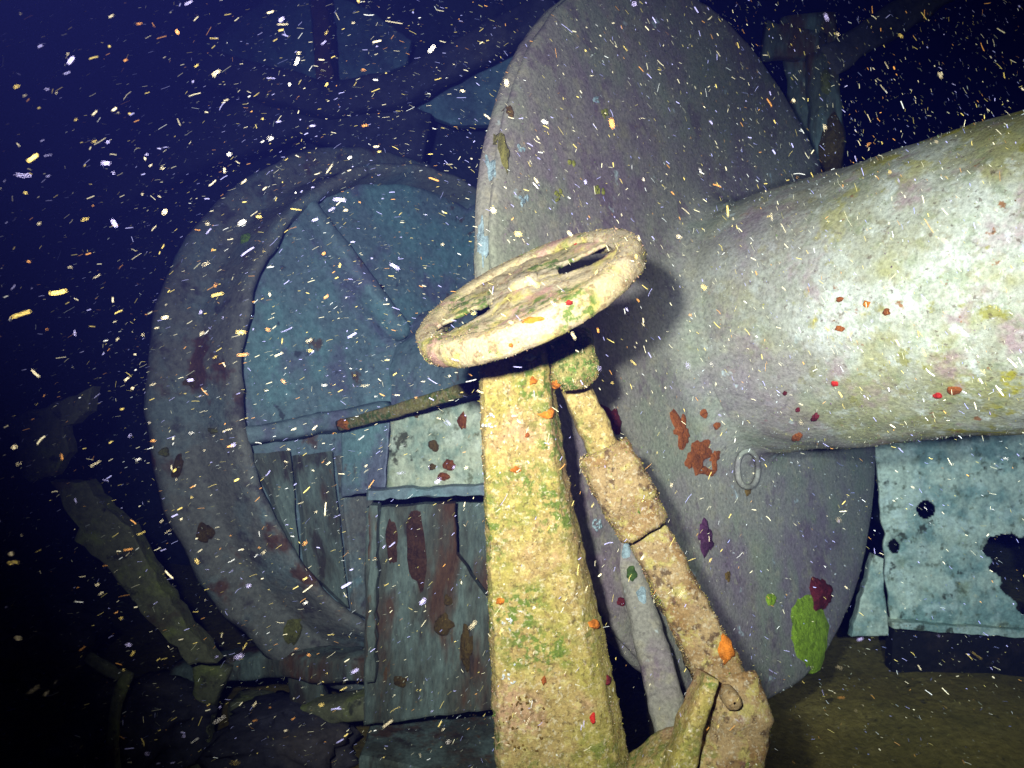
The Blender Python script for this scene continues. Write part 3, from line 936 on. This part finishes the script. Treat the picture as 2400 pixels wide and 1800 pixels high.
# ------------------------------------------------------------------ broken pieces at the left edge
outer = [(118, 1128), (150, 1185), (185, 1235), (178, 1262), (230, 1310), (262, 1345), (300, 1385), (330, 1440), (365, 1480), (420, 1520), (445, 1556)]
inner = [(200, 1128), (250, 1190), (300, 1240), (340, 1300), (380, 1380), (430, 1450), (490, 1530), (505, 1556)]
bent = plate('bent_guard_strip', quad(outer + inner[::-1], 2.0), 0.05, M['olive'], None, step=0.02, amp=0.012)
tag(bent, 'ragged curved strip of crusted metal sloping down left of the spoked wheel', 'metal strip')
bp2 = plate('broken_plate', quad([(215, 905), (205, 960), (150, 1000), (160, 1060), (125, 1120), (70, 1132), (30, 1085), (45, 1020), (-40, 1010), (-40, 985), (90, 960)], [1.98] * 8 + [2.0] * 3), 0.04, M['olive'], None, step=0.02, amp=0.012)
tag(bp2, 'jagged olive plate fragment at the far left edge above the curved strip', 'metal fragment')
d1 = bar('bent_pipe_stub', [P(205, 1540, 1.95), P(275, 1580, 1.95), P(300, 1575, 1.95), P(272, 1650, 1.93), P(265, 1740, 1.93), Vector((P(262, 1740, 1.93).x, P(262, 1740, 1.93).y, 0))], [(0.012, 0.012)] * 6, M['olive'], amp=0.004, freq=30, step=0.012)
tag(d1, 'thin crooked pipe stub in the dark lower left corner', 'pipe')
for k, (px, py, sx, sy, lab) in enumerate([(90, 1500, 130, 60, 'dark low rubble lump under the jagged plate fragment'), (330, 1690, 150, 60, 'dark crusted rubble lump beside the crooked pipe stub'), (660, 1740, 160, 50, 'flat dark rubble lump under the bed frame')]):
    c = P(px, py, 2.15)
    c.z = max(c.z, 0.02)
    rings = []
    a_, b_ = sx / F * 2.15, sy / F * 2.15
    for i in range(30):
        t = math.pi * i / 29
        rings.append([c + Vector((math.cos(q) * math.sin(t) * a_, math.sin(q) * math.sin(t) * a_, math.cos(t) * (b_ + 0.04))) for q in (2 * math.pi * j / 56 for j in range(56))])
    o = loft('rubble_lump', rings, M['bulkhead'], None, amp=0.08, freq=11, cap=False)
    tag(o, lab, 'rubble', 'rubble around the wreck')


# ------------------------------------------------------------------ short turf of algae and hydroids on the near metal
def plain(name, c):
    m = bpy.data.materials.new(name)
    m.use_nodes = True
    b = m.node_tree.nodes['Principled BSDF']
    b.inputs['Base Color'].default_value = (*c, 1)
    b.inputs['Roughness'].default_value = 0.9
    b.inputs['Specular IOR Level'].default_value = 0.1
    return m


WARM = [plain('turf_' + k, c) for k, c in (('beige', (0.46, 0.33, 0.16)), ('olive', (0.33, 0.28, 0.06)), ('brown', (0.20, 0.12, 0.045)),
                                           ('green', (0.10, 0.17, 0.03)), ('pink', (0.44, 0.25, 0.19)), ('white', (0.85, 0.80, 0.68)))]
PALE = [plain('fuzz_' + k, c) for k, c in (('beige', (0.36, 0.31, 0.22)), ('olive', (0.34, 0.29, 0.08)), ('mauve', (0.24, 0.15, 0.20)),
                                           ('green', (0.22, 0.27, 0.11)), ('brown', (0.20, 0.12, 0.06)), ('white', (0.85, 0.84, 0.78)))]


def turf(host, n, size, mats, weights, parent, seed=1, name='algae_turf'):
    rnd = random.Random(seed)
    me0 = host.data
    base = wloc(host)
    me0.calc_loop_triangles()
    vs0 = [v.co + base for v in me0.vertices]
    tris, cum, tot = [], [], 0.0
    for t in me0.loop_triangles:
        a, b, c = (vs0[k] for k in t.vertices)
        if min((a - EYE).dot(FWD), 9) > 3.2 or abs((a - EYE).dot(RIGHT)) > 1.5:
            continue
        tris.append((a, b, c))
        tot += t.area
        cum.append(tot)
    import bisect
    cen = sum((t[0] for t in tris), Vector()) / len(tris)
    bvh = BVH[host.name]
    verts, faces, mi = [], [], []
    for _ in range(n):
        a, b, c = tris[min(len(tris) - 1, bisect.bisect(cum, rnd.random() * tot))]
        u, v = rnd.random(), rnd.random()
        if u + v > 1:
            u, v = 1 - u, 1 - v
        p = a + (b - a) * u + (c - a) * v
        nr_ = (b - a).cross(c - a)
        if nr_.length < 1e-12:
            continue
        nr_.normalize()
        if nr_.dot(EYE - p) < 0:
            nr_ = -nr_
        if noise.noise(p * 22) < rnd.uniform(-0.75, 0.35):
            continue
        h = size * rnd.lognormvariate(0, 0.45)
        w = h * rnd.uniform(0.22, 0.5)
        d = (nr_ + Vector((rnd.gauss(0, 0.5), rnd.gauss(0, 0.5), rnd.gauss(-0.15, 0.5)))).normalized()
        x = d.orthogonal().normalized()
        y = d.cross(x)
        k = len(verts)
        for q in range(3):
            an = 2.094 * q
            verts.append(p - nr_ * 0.0005 + (x * math.cos(an) + y * math.sin(an)) * w)
        verts.append(p + d * h)
        faces += [(k, k + 1, k + 3), (k + 1, k + 2, k + 3), (k + 2, k, k + 3)]
        z = [wt * max(0.02, 1 + 2.6 * noise.noise(p * (14 + 3 * i) + Vector((7 * i, 0, 0)))) for i, wt in enumerate(weights)]
        mi += [rnd.choices(range(len(mats)), z)[0]] * 3
    me = bpy.data.meshes.new(name)
    lo = wloc(parent)
    me.from_pydata([v - lo for v in verts], [], faces)
    for m in mats:
        me.materials.append(m)
    me.polygons.foreach_set('material_index', mi)
    o = bpy.data.objects.new(name, me)
    col.objects.link(o)
    o.parent = parent
    o['kind'] = 'stuff'


WW = (40, 24, 22, 12, 10, 4)
turf(post, 24000, 0.0010, WARM, WW, brs, 1)
turf(hw, 12000, 0.0009, WARM, WW, brs, 2)
turf(wheel_web, 5000, 0.0008, WARM, WW, brs, 3)
for k, h_ in enumerate((boss, sleeve, lrod, clev)):
    turf(h_, 8000, 0.0012, WARM, (30, 22, 34, 26 if k == 0 else 6, 6, 3), tsx, 4 + k)
turf(barrel, 24000, 0.0016, PALE, (40, 20, 10, 12, 10, 14), drum, 10)
turf(flange, 24000, 0.0016, PALE, (44, 8, 26, 10, 8, 6), drum, 11)

# ------------------------------------------------------------------ drifting flakes in the water
def snow():
    rnd = random.Random(11)
    cols = [((0.90, 0.80, 0.55), 42), ((0.85, 0.66, 0.18), 22), ((0.85, 0.38, 0.08), 12), ((0.50, 0.48, 0.98), 24), ((0.98, 0.98, 0.98), 9)]
    mats = []
    for i, (c, w) in enumerate(cols):
        m = bpy.data.materials.new('flake_%s' % ['cream', 'yellow', 'orange', 'lilac', 'white'][i])
        m.use_nodes = True
        b = m.node_tree.nodes['Principled BSDF']
        b.inputs['Base Color'].default_value = (*c, 1)
        b.inputs['Roughness'].default_value = 0.6
        mats.append(m)
    wts = [w for c, w in cols]
    verts, faces, mi = [], [], []
    n = 0
    while n < 30000:
        f = (rnd.uniform(0.33 ** 2.2, 2.4 ** 2.2)) ** (1 / 2.2)
        r = rnd.uniform(-0.85, 0.85) * f
        u = rnd.uniform(-0.65, 0.65) * f
        if u / f < -0.02 and rnd.random() < (0.35 if r / f < 0.1 else 0.6):
            continue
        if f < 0.8 and rnd.random() < 0.35 + 0.4 * (r > -0.1):
            continue
        pos = W(r, u, f)
        # slow swirl of the water turns the strands
        k = r / f
        kv = u / f
        ang = 24 if k < -0.25 else (lerp(24, -58, min(1, (k + 0.25) / 0.35)) if kv > -0.05 else lerp(24, 64, min(1, (k + 0.25) / 0.3)))
        if kv < -0.05 and k > 0.3:
            ang = -35
        ang += rnd.gauss(0, 16)
        if rnd.random() < 0.18:
            ang = rnd.uniform(-90, 90)
        dvec = (RIGHT * math.cos(R(ang)) + UP * math.sin(R(ang)) + FWD * rnd.gauss(0, 0.25)).normalized()
        s = dvec.cross(FWD).normalized()
        t = dvec.cross(s).normalized()
        big = rnd.random()
        ln = rnd.lognormvariate(math.log(0.0021), 0.5)
        th = rnd.lognormvariate(math.log(0.00021), 0.4)
        if big < 0.03:
            th *= 2.0
            ln *= 1.3
        elif big < 0.10:
            ln *= 0.5
            th *= 1.3
        if f < 0.6:
            ln *= 0.6
            th *= 0.6
        ln = min(ln, 0.012)
        bend = s * rnd.gauss(0, 0.07) * ln
        b0 = len(verts)
        for q, (off, sc) in enumerate(((-1, 0.75), (-0.8, 1), (0, 1), (0.8, 1), (1, 0.75))):
            c = pos + dvec * off * ln + bend * (1 - off * off)
            for a in range(4):
                an = math.pi / 2 * a + 0.6
                verts.append(c + (s * math.cos(an) + t * math.sin(an)) * th * sc)
        fs = []
        for q in range(4):
            for a in range(4):
                b = (a + 1) % 4
                fs.append((b0 + q * 4 + a, b0 + q * 4 + b, b0 + q * 4 + 4 + b, b0 + q * 4 + 4 + a))
        fs.append((b0, b0 + 1, b0 + 2, b0 + 3))
        fs.append((b0 + 19, b0 + 18, b0 + 17, b0 + 16))
        faces += fs
        mi += [rnd.choices(range(5), wts)[0]] * len(fs)
        n += 1
    me = bpy.data.meshes.new('marine_snow')
    me.from_pydata(verts, [], faces)
    for m in mats:
        me.materials.append(m)
    me.polygons.foreach_set('material_index', mi)
    o = bpy.data.objects.new('marine_snow', me)
    col.objects.link(o)
    tag(o, 'bright drifting flakes of plankton and silt filling the dark water', 'marine snow', kind='stuff')


snow()

# ------------------------------------------------------------------ the water itself
def haze():
    x0, x1, y0, y1, z0, z1 = -45, 45, -25, 45, -1.2, 4.5
    v = [(x, y, z) for z in (z0, z1) for y in (y0, y1) for x in (x0, x1)]
    f = [(0, 2, 3, 1), (4, 5, 7, 6), (0, 1, 5, 4), (2, 6, 7, 3), (0, 4, 6, 2), (1, 3, 7, 5)]
    me = bpy.data.meshes.new('haze')
    me.from_pydata(v, [], f)
    m = bpy.data.materials.new('sea_water')
    m.use_nodes = True
    nt = m.node_tree
    for n in list(nt.nodes):
        nt.nodes.remove(n)
    out = nt.nodes.new('ShaderNodeOutputMaterial')
    pv = nt.nodes.new('ShaderNodeVolumePrincipled')
    pv.inputs['Color'].default_value = (0.003, 0.004, 0.036, 1)
    pv.inputs['Absorption Color'].default_value = (0.26, 0.55, 0.88, 1)
    pv.inputs['Density'].default_value = 0.42
    pv.inputs['Anisotropy'].default_value = 0.1
    nt.links.new(pv.outputs[0], out.inputs['Volume'])
    me.materials.append(m)
    o = bpy.data.objects.new('haze', me)
    col.objects.link(o)
    tag(o, 'dark blue sea water hazing the far parts of the wreck', 'water', kind='stuff')


haze()
